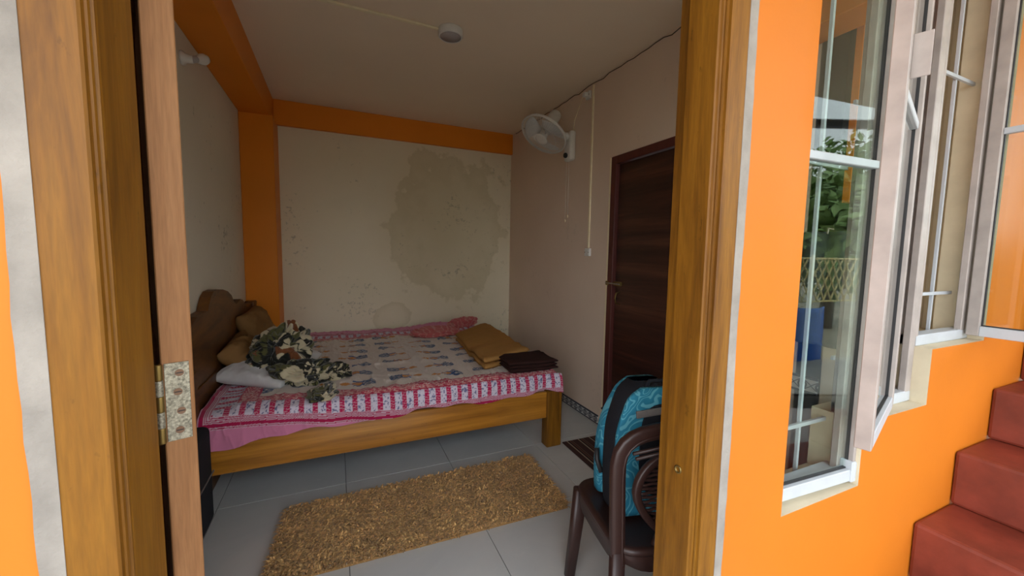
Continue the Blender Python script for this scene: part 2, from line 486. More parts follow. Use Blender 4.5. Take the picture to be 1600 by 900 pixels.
def skirting(name, y0, y1, z0):
    e = struct(empty(name, (XR, 0, z0)))
    n = max(1, round((y1 - y0) / 0.28)); st = (y1 - y0) / n
    for k in range(n):
        MB().box(-0.009, 0, y0 + k * st + .001, y0 + (k + 1) * st - .001, 0, 0.072, .0012).build('border_tile', M['border'], e)
    return e
skirting('baseboard_right', 2.455, YB - .002, 0.0)
skirting('baseboard_front', 0.955, 1.50, 0.748)

# ------------------------------------------------------------------ front door: frame and leaf
fr = struct(empty('trim_door_frame', (0, 0, 0)))
right = [(.832, .617), (.780, .617), (.777, .6195), (.777, .626), (.7735, .6265), (.7725, .630), (.7745, .633), (.7705, .635), (.769, .640), (.766, .643), (.766, .723), (.788, .723), (.788, YI + .004), (.832, YI + .004)]
MB().prism(right, -0.02, 2.09).build('jamb', M['teak'], fr)
left = [(-.304, .617), (-.2565, .617), (-.254, .6195), (-.254, .627), (-.2515, .6275), (-.2505, .631), (-.2525, .634), (-.249, .636), (-.2510, .642), (-.2500, .645), (-.2500, .736), (-.272, .736), (-.272, YI + .004), (-.304, YI + .004)]
MB().prism(left, -0.02, 2.09).build('jamb', M['teak'], fr)
MB().box(-.2500, .766, .62, YI, 2.03, 2.09, .003).build('head', M['teak'], fr)
# strike hole with a metal cup in the right jamb
MB().lathe([(0.0105, 0), (0.0105, -.003), (0.007, -.004), (0.006, .004), (0, .004)], 16,
           Matrix.Translation((.766, .683, .803)) @ Matrix.Rotation(PI / 2, 4, 'Y')).build('strike_cup', M['brass'], fr, True)

leaf = struct(empty('door_1', (-0.2565, 0.779, 0), math.radians(20)))
LT = 0.040; LW = 0.90
b = MB(); b.box(0, LT, 0, .115, 0.008, 2.02, .0015); b.box(0, LT, LW - .115, LW, 0.008, 2.02, .0015); b.build('stile', M['rawwood'], leaf)
for z0, z1 in ((.008, .22), (.95, 1.09), (1.90, 2.02)): MB().box(.001, LT - .001, .115, LW - .115, z0, z1).build('rail', M['rawwood'], leaf)
for z0, z1 in ((.22, .95), (1.09, 1.90)): MB().box(.012, LT - .012, .115, LW - .115, z0, z1).build('panel', M['rawwood'], leaf)
def hinge(z):
    h = MB().box(.0035, .0345, -.0022, 0.001, z, z + .128, .0004).build('hinge_plate', M['steel'], leaf)
    for k, zz in enumerate((.0165, .048, .08, .111)):
        MB().lathe([(0, -.0012), (.0042, -.0012), (.0058, 0), (.0058, .0008), (0, .0008)], 14,
                   Matrix.Translation((.019 + .003 * (k % 2), -.0023, z + zz)) @ Matrix.Rotation(PI / 2, 4, 'X')).build('screw', M['screw'], h)
        MB().box(.0145 + .003 * (k % 2), .0235 + .003 * (k % 2), -.0042, -.0028, z + zz - .0006, z + zz + .0006).build('slot', M['black_pl'], h)
    for k in range(5):
        MB().lathe([(0, 0), (.0052, 0), (.0055, .002), (.0055, .0235), (.0052, .0255), (0, .0255)], 14,
                   Matrix.Translation((-.0035, -.0035, z + .0005 + k * .0256))).build('knuckle', M['brass'] if k % 2 == 0 else M['steel'], h, True)
hinge(1.019); hinge(.12); hinge(1.78)

# ------------------------------------------------------------------ inner door in the right wall
d2 = struct(empty('door_2', (XR, 1.55, 0)))
W2 = 2.395 - 1.55
MB().box(-.012, .12, W2 - .055, W2, 0, 2.04, .002).build('door_jamb', M['maroon'], d2)
MB().box(-.012, .12, 0, .055, 0, 2.04, .002).build('door_jamb', M['maroon'], d2)
MB().box(-.012, .12, .055, W2 - .055, 1.985, 2.04, .002).build('door_head', M['maroon'], d2)
lf = MB().box(.018, .055, .058, W2 - .058, .01, 1.982, .002).build('door_leaf', M['laminate'], d2)
lt = MB().box(-.006, .018, W2 - .135, W2 - .062, 1.108, 1.138, .002).build('latch', M['brass'], d2)
MB().tube([(-.016, W2 - .145, 1.123), (-.016, W2 + .012, 1.123)], .0055, 8).build('bolt_rod', M['steel'], lt)
MB().box(-.02, 0, W2 - .02, W2 + .012, 1.108, 1.138, .003).build('keeper', M['brass'], lt)
MB().tube([(.016, W2 - .115, 1.065), (-.018, W2 - .115, 1.055), (-.026, W2 - .115, 1.02), (-.018, W2 - .115, .985), (.016, W2 - .115, .975)], .005, 8).build('handle', M['brass'], d2, True)
struct(MB().box(XR - .002, XR + .01, 2.395, 2.425, 0, 2.04).build('trim_door_plaster', M['cream_pl']))

# ------------------------------------------------------------------ stepped window: sills, frames, grilles, casements
SILL = (.632, .833, 1.028)
XW = ((1.085, 1.46), (1.46, 1.85), (1.85, 2.26))
def window(n, x0, x1, z0, extra=0.0):
    e = struct(empty('window_%d' % n, (0, 0, 0)))
    y0, y1 = .664, .712
    t = .038
    MB().box(x0 + .001, x1, y0, y1, z0, z0 + t, .003).build('window_sill_frame', M['alu_white'], e)
    MB().box(x0 + .001, x1, y0, y1, WTOP - t, WTOP, .003).build('window_head', M['alu'], e)
    MB().box(x0 + .001, x0 + t * (.5 if n == 1 else .45), y0 + .001, y1 - .001, z0, WTOP, .002).build('window_jamb', M['alu'], e)
    MB().box(x1 - (.036 if n == 2 else .06 if n == 3 else .03), x1, y0 + .001, y0 + .022, z0, WTOP, .002).build('window_jamb', M['alu'], e)
    # security grille behind the glass
    nb = 3
    for k in range(nb):
        x = x0 + (k + 1) * (x1 - x0 - .04) / (nb + 1)
        MB().box(x - .005, x + .005, .728, .737, z0 + .01, WTOP - .02).build('grille_bar', M['alu_white'], e)
    for z in (z0 + .175, z0 + .98):
        MB().box(x0 + .01, x1 - .001, .720, .728, z - .006, z + .006).build('grille_rail', M['alu_white'], e)
    return e
wins = [window(i + 1, *XW[i], SILL[i]) for i in range(3)]

def casement(name, width, z0, z1, zbar, mtx, flip, mats, label, parent):
    """steel sash; local x from the hinge (0) to the free edge, local y = thickness"""
    e = empty(name); e.matrix_world = mtx; e.parent = parent
    s = -1 if flip else 1
    T, D = .034, .034
    def bx(a, b, z_0, z_1, nm, mat, par=e, y0=-D / 2, y1=D / 2, bev=.002):
        x0, x1 = sorted((s * a, s * b))
        return MB().box(x0, x1, y0, y1, z_0, z_1, bev).build(nm, mat, par)
    bx(0, T, z0, z1, 'stile', mats[0]); bx(width - T, width, z0, z1, 'stile', mats[0])
    bx(T, width - T, z0, z0 + T * 1.1, 'bottom_rail', mats[1], y0=-D / 2 + .001); bx(T, width - T, z1 - T, z1, 'top_rail', mats[0])
    bx(T, width - T, zbar - .011, zbar + .011, 'glazing_bar', mats[1], y0=-.012, y1=.012)
    bx(T, width - T, z0 + T * 1.1, z0 + T * 1.1 + .004, 'gasket', M['rubber'], y0=-.003, y1=.006, bev=0)
    bx(T, T + .0035, z0 + T, z1 - T, 'gasket', M['rubber'], y0=-.003, y1=.006, bev=0)
    bx(width - T - .003, width - T, z0 + T, z1 - T, 'gasket', M['rubber'], y0=-.003, y1=.006, bev=0)
    bx(T, width - T, z0 + T, zbar - .011, 'pane', M['glass'], y0=-.002, y1=.002, bev=0)
    bx(T, width - T, zbar + .011, z1 - T, 'pane', M['glass'], y0=-.002, y1=.002, bev=0)
    e['label'] = label
    return e
def mtx2(a, b):
    """frame at hinge a pointing to the free end b"""
    ang = math.atan2(b[1] - a[1], b[0] - a[0])
    return Matrix.Translation((a[0], a[1], 0)) @ Matrix.Rotation(ang, 4, 'Z')
c1 = casement('casement', .395, .642, 2.40, 1.605, mtx2((1.09, .668), (1.48, .648)), False, (M['alu'], M['alu_white']), 'grey steel sash standing almost shut over the lowest sill', wins[0])
c2 = casement('casement', .476, .850, 2.40, 1.74, mtx2((1.660, .652), (1.205, .511)), False, (M['alu'], M['alu_white']), 'grey steel sash swung slightly outward over the middle sill', wins[1])
c3 = casement('casement', .40, 1.048, 2.40, 1.80, mtx2((2.225, .655), (2.215, .25)), False, (M['alu'], M['alu_white']), 'grey steel sash swung square to the wall above the steps', wins[2])
# latch plate on the free stile of the middle sash, stay arm
MB().box(.438, .442, .0165, .050, 1.755, 1.855, .001).build('latch_plate', M['alu'], c2)
# white corner cap at the foot of the first sash
MB().box(.352, .399, -.021, .015, .640, .705, .003).build('corner_cap', M['alu_white'], c1)
MB().tube([(1.60, .73, 1.62), (1.61, .75, 1.55), (1.585, .765, 1.50)], .006, 6).build('stay_handle', M['alu'], wins[1], True)

# ------------------------------------------------------------------ outside: porch, eave, steps, scenery added for the glass to reflect
struct(MB().box(-6, 8, -2.2, YF, -0.2, -0.02).build('floor_porch', M['porch']))
struct(MB().box(-30, 40, -40, -2.2, -0.6, -0.12).build('ground', M['earth']))
struct(MB().box(-3.0, 5.2, -1.25, YF, 2.80, 2.95, .005).build('ceiling_eave', M['beige']))  # overhang with its edge set further out to shade the front wall
st = empty('staircase', (1.846, YF, 0))
tag(st, 'red cement staircase climbing to the right along the orange wall', 'staircase')
for k in range(7):
    z = .408 + .208 * (k - 1); x = .275 * (k - 1)
    nb = MB(); nb.box(x, x + (.305 if k < 6 else .6), -0.54, -.001, z - .208 - (.15 if k == 0 else 0), z, .012, seg=2)
    for v in nb.bm.verts:
        q = fbm(np.array([[v.co.x * 7, v.co.y * 7, v.co.z * 7]]), 1, k)[0] - .5
        v.co += Vector((q * .008, 0, q * .004))
    nb.build('step', M['step'], st)
pp = MB().tube([(2.665, .575, 1.035), (2.665, .575, 2.6)], .022, 12).build('drain_pipe', M['black_pl'], None, True)
tag(pp, 'black drain pipe beside the top step', 'pipe')

def tree(x, y, h, rad, label, n=2600, seed=1):  # unseen trees, added so the window glass has something to reflect
    rg = np.random.default_rng(seed)
    e = empty('tree', (x, y, -0.12)); tag(e, label, 'tree', 'trees added behind the camera for reflections')
    MB().tube([(0, 0, 0), (.05, .03, h * .35), (-.05, .1, h * .7)], [.14, .10, .05], 8).build('trunk', M['bark'], e, True)
    c = rg.normal(size=(n, 3)); c /= np.linalg.norm(c, axis=1)[:, None]
    c *= (rg.random(n) ** .45)[:, None] * np.array([rad, rad, h * .36]); c[:, 2] += h * .62
    c += (rg.normal(size=(n, 3)) * .12)
    u = rg.normal(size=(n, 3)); u /= np.linalg.norm(u, axis=1)[:, None]
    v = np.cross(u, rg.normal(size=(n, 3))); v /= np.linalg.norm(v, axis=1)[:, None]
    sz = (.10 + .12 * rg.random(n))[:, None]
    V = np.stack([c - u * sz, c - v * sz * .45, c + u * sz, c + v * sz * .45], 1).reshape(-1, 3)
    o = np_mesh('foliage', V, np.arange(4 * n).reshape(-1, 4), M['leaf'], e, False)
    o['kind'] = 'stuff'
tree(8.9, -4.3, 3.2, 1.3, 'broad low tree added beyond the foot of the steps for reflections', seed=1)
tree(9.5, -8.6, 4.6, 1.9, 'tall dense tree added behind the bamboo screen for reflections', seed=2)
tree(14.0, -6.5, 5.4, 2.2, 'tallest tree added far behind the camera for reflections', seed=3)
tree(5.6, -5.6, 3.0, 1.2, 'leafy low tree added just behind the bamboo screen for reflections', seed=7)
tree(3.5, -9.5, 3.8, 1.7, 'round tree added straight out from the window for reflections', seed=4)
tree(-2.0, -10.0, 3.6, 1.6, 'round tree added straight out from the door for reflections', seed=5)
bf = empty('added_bamboo_screen', (4.6, -2.45, -.12)); tag(bf, 'dry yellow bamboo lattice screen added behind the camera for reflections', 'fence')  # unseen lattice, added behind the camera to show in the panes
for k in range(16):
    for s in (-1, 1):
        MB().tube([(k * .14, -.01 * s, .85), (k * .14 + s * .35, -.01 * s, 1.45)], .011, 5).build('cane', M['bamboo'], bf)
for z in (.85, 1.45): MB().tube([(-.4, 0, z), (2.6, 0, z)], .014, 6).build('rail', M['bamboo'], bf)
for x in (-.3, 1.1, 2.5): MB().tube([(x, .02, 0), (x, .02, 1.5)], .025, 6).build('post', M['bamboo'], bf)
nu, nv = 24, 14
U, Vv = np.meshgrid(np.linspace(0, 1.2, nu), np.linspace(0, .78, nv), indexing='ij')
tp = np.stack([4.6 + U, -2.26 + .06 * np.sin(U * 9) + .05 * fbm(P3(U, Vv), 5), -.1 + Vv], -1).reshape(-1, 3)
t_ = np_mesh('tarpaulin', tp, grid_faces(nu, nv), M['tarp'])  # unseen sheet, added to give the panes a blue reflection
sm = t_.modifiers.new('thick', 'SOLIDIFY'); sm.thickness = .004
tag(t_, 'blue tarpaulin added along the foot of the bamboo screen for reflections', 'tarpaulin')

# ------------------------------------------------------------------ bed
BX0, BX1, BY0, BY1, ZT = -0.655, 1.41, 2.275, 4.20, 0.525
bed = empty('bed', (0.38, 3.24, 0))
tag(bed, 'wide varnished wooden bed with a curved headboard against the left wall', 'bed')
def bpart(mb, name, mat, par=bed, smooth=False):
    o = mb.build(name, mat, par, smooth); o.matrix_parent_inverse = Matrix.Translation((-0.38, -3.24, 0)) if par is bed else Matrix.Identity(4)
    return o
bpart(MB().box(BX0 + .03, 1.30, 2.288, 2.320, .208, .392, .006), 'side_rail', M['teak_x'])
bpart(MB().box(-.45, 1.30, 4.165, 4.197, .208, .392, .006), 'side_rail', M['teak_x'])
bpart(MB().box(1.335, 1.367, 2.35, 4.13, .208, .385, .006), 'foot_rail', M['teak_hb'])
for y in (2.272, 4.118): bpart(MB().box(1.296, 1.41, y, y + .082, 0, .398, .006), 'leg', M['teak'])
for k in range(12): bpart(MB().box(BX0 + .07 + k * .165, BX0 + .16 + k * .165, 2.322, 4.163 if BX0 + .07 + k * .165 > -.45 else 3.915, .30, .318, .002), 'bed_slat', M['teak_hb'])
prof = [(2.272, 0), (2.272, .80), (2.30, .90), (2.36, .955), (2.44, .985), (2.56, .988), (2.63, .990), (2.655, 1.02), (2.70, 1.06), (2.76, 1.085), (2.85, 1.088),
        (2.96, 1.078), (3.08, 1.055), (3.17, 1.02), (3.24, .965), (3.29, .945), (3.36, .952), (3.43, .965), (3.50, .952), (3.56, .925), (3.62, .885), (3.70, .872),
        (3.80, .885), (3.92, .885), (3.92, 0)]
hb = bpart(MB().prism(prof, -.700, -.648, 'x'), 'headboard', M['teak_hb'])
for (ya, za, yb, zb) in ((2.30, .60, 3.88, .63),):
    bpart(MB().box(-.650, -.640, ya, yb, za - .03, zb, .004), 'headboard_rail', M['teak_hb'])
bpart(MB().box(-.703, -.628, 3.86, 3.925, 0, .90, .006), 'headboard_post', M['teak_hb'])
bpart(MB().box(-.703, -.628, 2.262, 2.33, 0, .74, .006), 'headboard_post', M['teak_hb'])

mt_ = MB().prism([(BX0 + .035, 2.335), (BX0 + .05, 2.328), (BX1 - .05, 2.328), (BX1 - .03, 2.35), (BX1 - .03, 4.14), (BX1 - .05, 4.155), (-.45, 4.155), (-.45, 3.90), (BX0 + .035, 3.90)], .322, ZT - .020).build('mattress', M['mattress'])
tag(mt_, 'thick mattress lying in the wooden bed under the printed sheet', 'mattress')

# printed bedsheet: one dense cloth following the mattress, print drawn per vertex
def sheet_print(u, s, Y):
    """u = X along the bed, s = metres in from the near hem, returns linear rgb"""
    n = u.shape
    white = np.array((0.62, 0.53, 0.47)); pink = np.array((0.60, 0.20, 0.33)); mag = np.array((0.38, 0.012, 0.07)); red = np.array((0.42, 0.03, 0.07))
    lav = np.array((0.62, 0.56, 0.66)); blue = np.array((0.035, 0.07, 0.16)); org = np.array((0.52, 0.20, 0.03)); coral = np.array((0.50, 0.10, 0.09))
    far = 2.07 - s
    e = np.minimum(s, far)                       # distance from the long hems
    eu = np.minimum(u + 0.72, 1.62 - u)          # distance from the head and foot hems
    q = np.minimum(e, eu * 1.02)
    along = np.where(e <= eu * 1.02, u, s)
    C = np.empty(n + (3,)); C[:] = white
    pn = vnoise(P3(u, s), 90, 3); pn2 = vnoise(P3(u, s), 160, 9)
    def put(mask, col): C[mask] = col
    # centre panel motifs: rows of sprigs, alternate columns turned round
    cu, cs = .275, .205
    iu = np.floor((u + .30) / cu); fu = (u + .30) - (iu + .5) * cu
    off = np.where(iu % 2 == 0, 0, .03)
    is_ = np.floor((s - .36 + off) / cs); fs = (s - .36 + off) - (is_ + .5) * cs
    fu = np.where(iu % 2 == 0, fu, -fu)
    jx = (hash3(iu.astype(int), is_.astype(int), iu.astype(int), 4) - .5) * .02
    fu = fu + jx
    inner = q > .325
    ang = np.abs(fs) / np.maximum(.001, fu + .105)
    head = (fu > -.095) & (fu < -.015) & (np.abs(fs) < .050 * np.sqrt(np.clip(1 - ((fu + .055) / .045) ** 2, 0, 1))) & (np.sin(np.abs(fs) * 300 + fu * 150) + pn * 1.6 > .05)
    leaves = (fu > -.03) & (fu < .035) & (np.abs(np.abs(fs) - .028 - (fu) * .25) < .007)
    mid = (((fu - .012) / .034) ** 2 + (fs / .024) ** 2 < 1) & (pn > .25)
    stem = (np.abs(fs) < .0035) & (fu > .02) & (fu < .07)
    tail = (((fu - .080) / .030) ** 2 + (fs / .019) ** 2 < 1) & (pn2 > .2)
    put(inner & leaves, blue * 1.6); put(inner & mid, org); put(inner & stem, blue * 1.3); put(inner & tail, org); put(inner & head, blue)
    # paisley band
    pb = (q > .245) & (q <= .325)
    C[pb] = coral * .9 + .18
    put(pb & (np.abs(np.sin(along * 60 + 3 * np.sin(q * 95))) * pn * 2 > .62), red)
    put(pb & (pn2 > .72), white)
    put((np.abs(q - .245) < .004) | (np.abs(q - .325) < .005), red)
    # block stripes
    sb = (q > .148) & (q <= .243)
    ph = np.mod(along, .066) / .066
    C[sb] = lav
    put(sb & (pn2 > .64), np.array((.16, .15, .28)))
    rs = sb & (ph < .40); C[rs] = mag * 1.15
    put(rs & (np.abs(np.mod(q, .014) / .014 - .5 + .45 * np.where(ph < .2, 1, -1)) < .16), np.array((.58, .30, .34)))
    # lines
    lb = (q > .088) & (q <= .148); C[lb] = np.array((.60, .42, .50))
    for c0, w0 in ((.142, .0022), (.133, .0022), (.125, .0018), (.110, .0095), (.094, .0022)):
        put(lb & (np.abs(q - c0) < w0), mag)
    hb_ = q <= .088; C[hb_] = pink
    # the far rows fade like the old print they are
    return C
nx, ny = 560, 520
uu = np.linspace(BX0 + .028, BX1 - .005, nx)
hang = .20
arc = np.linspace(0, 1, ny)
U, A = np.meshgrid(uu, arc, indexing='ij')
t0 = np.clip((U + .60) / 1.0, 0, 1); t0 = t0 * t0 * (3 - 2 * t0)
s_edge = .150 + .085 * t0                                   # how much cloth hangs over the near edge
drop = np.where(True, .150 - .035 * t0 + .012 * np.sin(U * 9) + .008 * np.sin(U * 23 + 1), 0)   # visible length of the drop
Ltop = np.where(U < -.452, 3.895, BY1 - .02) - BY0
tot = drop + Ltop
d_ = A * tot                                                # distance from the visible lower edge
S = s_edge - drop + d_
rnd = .035
Yv = np.empty_like(U); Zv = np.empty_like(U)
side = d_ < drop
lip = np.clip((d_ - drop) / .06, 0, 1)
bulge = .012 * np.sin(U * 11 + 2 * np.sin(U * 5)) + .006 * np.sin(U * 31)
tt = np.clip((drop - d_) / np.maximum(drop, 1e-4), 0, 1)
Yv = np.where(side, BY0 - .004 + .016 * (1 - np.clip((drop - d_) / .05, 0, 1)) ** 2 - .006 * tt + bulge * tt * .8, BY0 + .012 + (d_ - drop))
Zv = np.where(side, ZT - .012 - (drop - d_), ZT - .012 * (1 - lip) ** 2)
wr = fbm(P3(U * 1.0, S * 1.3), 3.2, 21, 4)
rid = 1 - np.abs(2 * fbm(P3(U + .1 * wr, S * .8), 4.5, 33, 3) - 1)
fin = 1 - np.abs(2 * fbm(P3(U * 1.8, S * .6 + .15 * wr), 9, 51, 3) - 1)
top = np.clip((d_ - drop) / .05, 0, 1)
Zv = Zv + top * ((wr - .5) * .020 + (rid ** 6) * .014 + (fin ** 8) * .008)
Yv = Yv - (1 - top) * (fin ** 6) * .006
# the hem is gathered up into the far foot corner
Zv += .05 * np.exp(-(((U - 1.0) / .3) ** 2 + ((Yv - 4.12) / .10) ** 2))
foot = np.clip((U - (BX1 - .06)) / .055, 0, 1)
Zv -= top * .05 * foot ** 2
colr = sheet_print(U, S, Yv)
V = np.stack([U, Yv, Zv], -1)
M['sheet'] = printed('printed_cotton')
sh = np_mesh('bedsheet', V.reshape(-1, 3), grid_faces(nx, ny), M['sheet'], None, True, colr.reshape(-1, 3))
tag(sh, 'pink and white block-printed cotton sheet with rows of sprigs covering the bed', 'bedsheet')

# ------------------------------------------------------------------ soft things on the bed
def blob(name, center, size, rot, amp, ridge_scale, seed, mat, color_fn, nu=220, nv=130, flat_bottom=True, sharp=3.0, power=2.3, pts=None):
    """crumpled heap of cloth: a closed lump folded by ridged, warped noise"""
    th = np.linspace(0, 2 * PI, nu, endpoint=False); ph = np.linspace(0.001, PI - .001, nv)
    T_, Pp = np.meshgrid(th, ph, indexing='ij')
    def sg(a): return np.sign(a) * np.abs(a) ** (2 / power)
    n = np.stack([np.sin(Pp) * np.cos(T_), np.sin(Pp) * np.sin(T_), np.cos(Pp)], -1)
    base = sg(n)
    wq = np.stack([fbm(n + 7, 2.1, seed + k, 3) for k in range(3)], -1) - .5
    q = n + wq * .9
    g1 = fbm(n + wq * .5, 1.1, seed + 11, 2); g2 = fbm(n + wq * .7 + 3, 1.7, seed + 23, 2)
    r1 = .5 + .5 * np.sin(2 * PI * g1 * ridge_scale); r2 = .5 + .5 * np.sin(2 * PI * g2 * ridge_scale * 1.6)
    h = np.sqrt(r1) * .6 + np.sqrt(r2) * .16 + 1.5 * (fbm(n, 1.6, seed + 5, 2) - .5)
    p = base * np.array(size) + n * ((h - .35) * amp)[..., None]
    c, s_ = math.cos(rot), math.sin(rot)
    x, y, z = p[..., 0], p[..., 1], p[..., 2]
    X = center[0] + c * x - s_ * y; Y = center[1] + s_ * x + c * y; Z = center[2] + z
    if flat_bottom is not False:
        zb = flat_bottom if not isinstance(flat_bottom, bool) else ZT + .004
        Z = np.maximum(Z, zb)
    Vv = np.stack([X, Y, Z], -1)
    return Vv.reshape(-1, 3), grid_faces(nu, nv, True), color_fn(n * np.array(size), wq, r1).reshape(-1, 3)

def camo(n, wq, r1):
    a = fbm(n + wq * .16, 11, 71, 2); b = fbm(n + wq * .16 + 4, 14, 83, 2); c = fbm(n + 9, 17, 97, 2)
    C = np.empty(n.shape); C[:] = (.50, .43, .29)
    C[b > .53] = (.09, .085, .03)
    C[c > .69] = (.16, .055, .02)
    C[(a > .44) & (a < .57)] = (.012, .012, .009)
    C[(c > .50) & (c < .545)] = (.015, .014, .010)
    return C
M['camo'] = printed('camouflage_fleece', rough=.95, bscale=260, bmp=.3, sheen=.35)
parts = [blob('x', (-.325, 2.80, .690), (.150, .155, .150), .3, .085, 4.2, 3, None, camo, 300, 180),
         blob('x', (-.215, 2.63, .595), (.150, .105, .075), -.4, .060, 3.6, 8, None, camo, 240, 140),
         blob('x', (-.075, 2.66, .560), (.135, .060, .040), .05, .050, 3.2, 14, None, camo, 200, 110),
         blob('x', (-.085, 2.37, .536), (.070, .115, .026), -.15, .030, 3.0, 19, None, camo, 180, 100, .5265)]
Vs, Fs, Cs, o_ = [], [], [], 0
for v_, f_, c_ in parts:
    Vs.append(v_); Fs.append(f_ + o_); Cs.append(c_); o_ += len(v_)
cb = np_mesh('blanket', np.concatenate(Vs), np.concatenate(Fs), M['camo'], None, True, np.concatenate(Cs))
tag(cb, 'crumpled camouflage fleece blanket heaped near the pillows', 'blanket')

def coralc(n, wq, r1):
    C = np.empty(n.shape); C[:] = (.50, .11, .11)
    k = np.abs(np.sin(n[..., 0] * 55 + wq[..., 0] * 4)) < .35; C[k] = (.58, .24, .22)
    return C
M['coral'] = printed('coral_cotton')
parts = [blob('x', (.86, 3.76, .556), (.24, .16, .028), .1, .045, 3.6, 31, None, coralc, 200, 110),
         blob('x', (1.22, 4.00, .580), (.20, .060, .045), .5, .045, 4.2, 37, None, coralc, 200, 110)]
Vs, Fs, Cs, o_ = [], [], [], 0
for v_, f_, c_ in parts:
    Vs.append(v_); Fs.append(f_ + o_); Cs.append(c_); o_ += len(v_)
cc = np_mesh('cloth', np.concatenate(Vs), np.concatenate(Fs), M['coral'], None, True, np.concatenate(Cs))
tag(cc, 'bunched coral red cotton cloth at the far side of the bed', 'cloth')

def pillow(name, w_, h_, t_, mtx, mat, label, seed=0):
    n = 60
    a = np.linspace(-1, 1, n); Ua, Va = np.meshgrid(a, a, indexing='ij')
    rr = (1 - np.abs(Ua) ** 5) * (1 - np.abs(Va) ** 5)
    th = np.sqrt(np.clip(rr, 0, 1)) * t_ / 2
    wv = (fbm(P3(Ua, Va), 2.3, seed, 3) - .5) * t_ * .35 * np.clip(rr * 3, 0, 1)
    rg = (1 - np.abs(2 * fbm(P3(Ua, Va), 3.1, seed + 5, 2) - 1)) ** 4 * t_ * .10 * np.clip(rr * 3, 0, 1)
    pin = 1 - .07 * (1 - np.abs(Va) ** 2) * 0 ; sx = 1 - .06 * (1 - Va ** 2) * np.abs(Ua) ** 4; sy = 1 - .06 * (1 - Ua ** 2) * np.abs(Va) ** 4
    X = Ua * w_ / 2 * sx; Y = Va * h_ / 2 * sy
    top = np.stack([X, Y, th + wv + rg], -1).reshape(-1, 3); bot = np.stack([X, Y, -th + wv * .3], -1).reshape(-1, 3)
    F = grid_faces(n, n); Vp = np.concatenate([top, bot]); Fp = np.concatenate([F, F[:, ::-1] + n * n])
    Mx = np.array(mtx); Vp = Vp @ Mx[:3, :3].T + Mx[:3, 3]
    o = np_mesh(name, Vp, Fp, mat, None, True)
    bm = bmesh.new(); bm.from_mesh(o.data); bmesh.ops.remove_doubles(bm, verts=bm.verts, dist=.0004); bmesh.ops.recalc_face_normals(bm, faces=bm.faces); bm.to_mesh(o.data); bm.free()
    o.data.polygons.foreach_set('use_smooth', [True] * len(o.data.polygons))
    tag(o, label, 'pillow')
    return o
def TR(x, y, z, rx=0, ry=0, rz=0):
    return Matrix.Translation((x, y, z)) @ Matrix.Rotation(rz, 4, 'Z') @ Matrix.Rotation(ry, 4, 'Y') @ Matrix.Rotation(rx, 4, 'X')
M['brown_fab'] = plain('tan_brown_pillow_cloth', (0.24, 0.125, 0.045), .9, 0, .15, .3, 260)
M['white_fab'] = plain('white_pillow_cotton', (0.62, 0.60, 0.60), .9, 0, .15, .3, 200)
pillow('pillow', .40, .62, .14, TR(-.540, 3.52, .690, 0, math.radians(62), 0), M['brown_fab'], 'tan pillow propped upright against the headboard', 2)
pillow('pillow', .34, .62, .15, TR(-.520, 3.06, .632, math.radians(0), math.radians(28), math.radians(4)), M['brown_fab'], 'tan pillow lying flat beside the headboard', 6)
pillow('pillow', .40, .50, .11, TR(-.385, 2.835, .602, math.radians(8), math.radians(6), math.radians(-24)), M['white_fab'], 'white pillow half hidden under the camouflage blanket', 9)

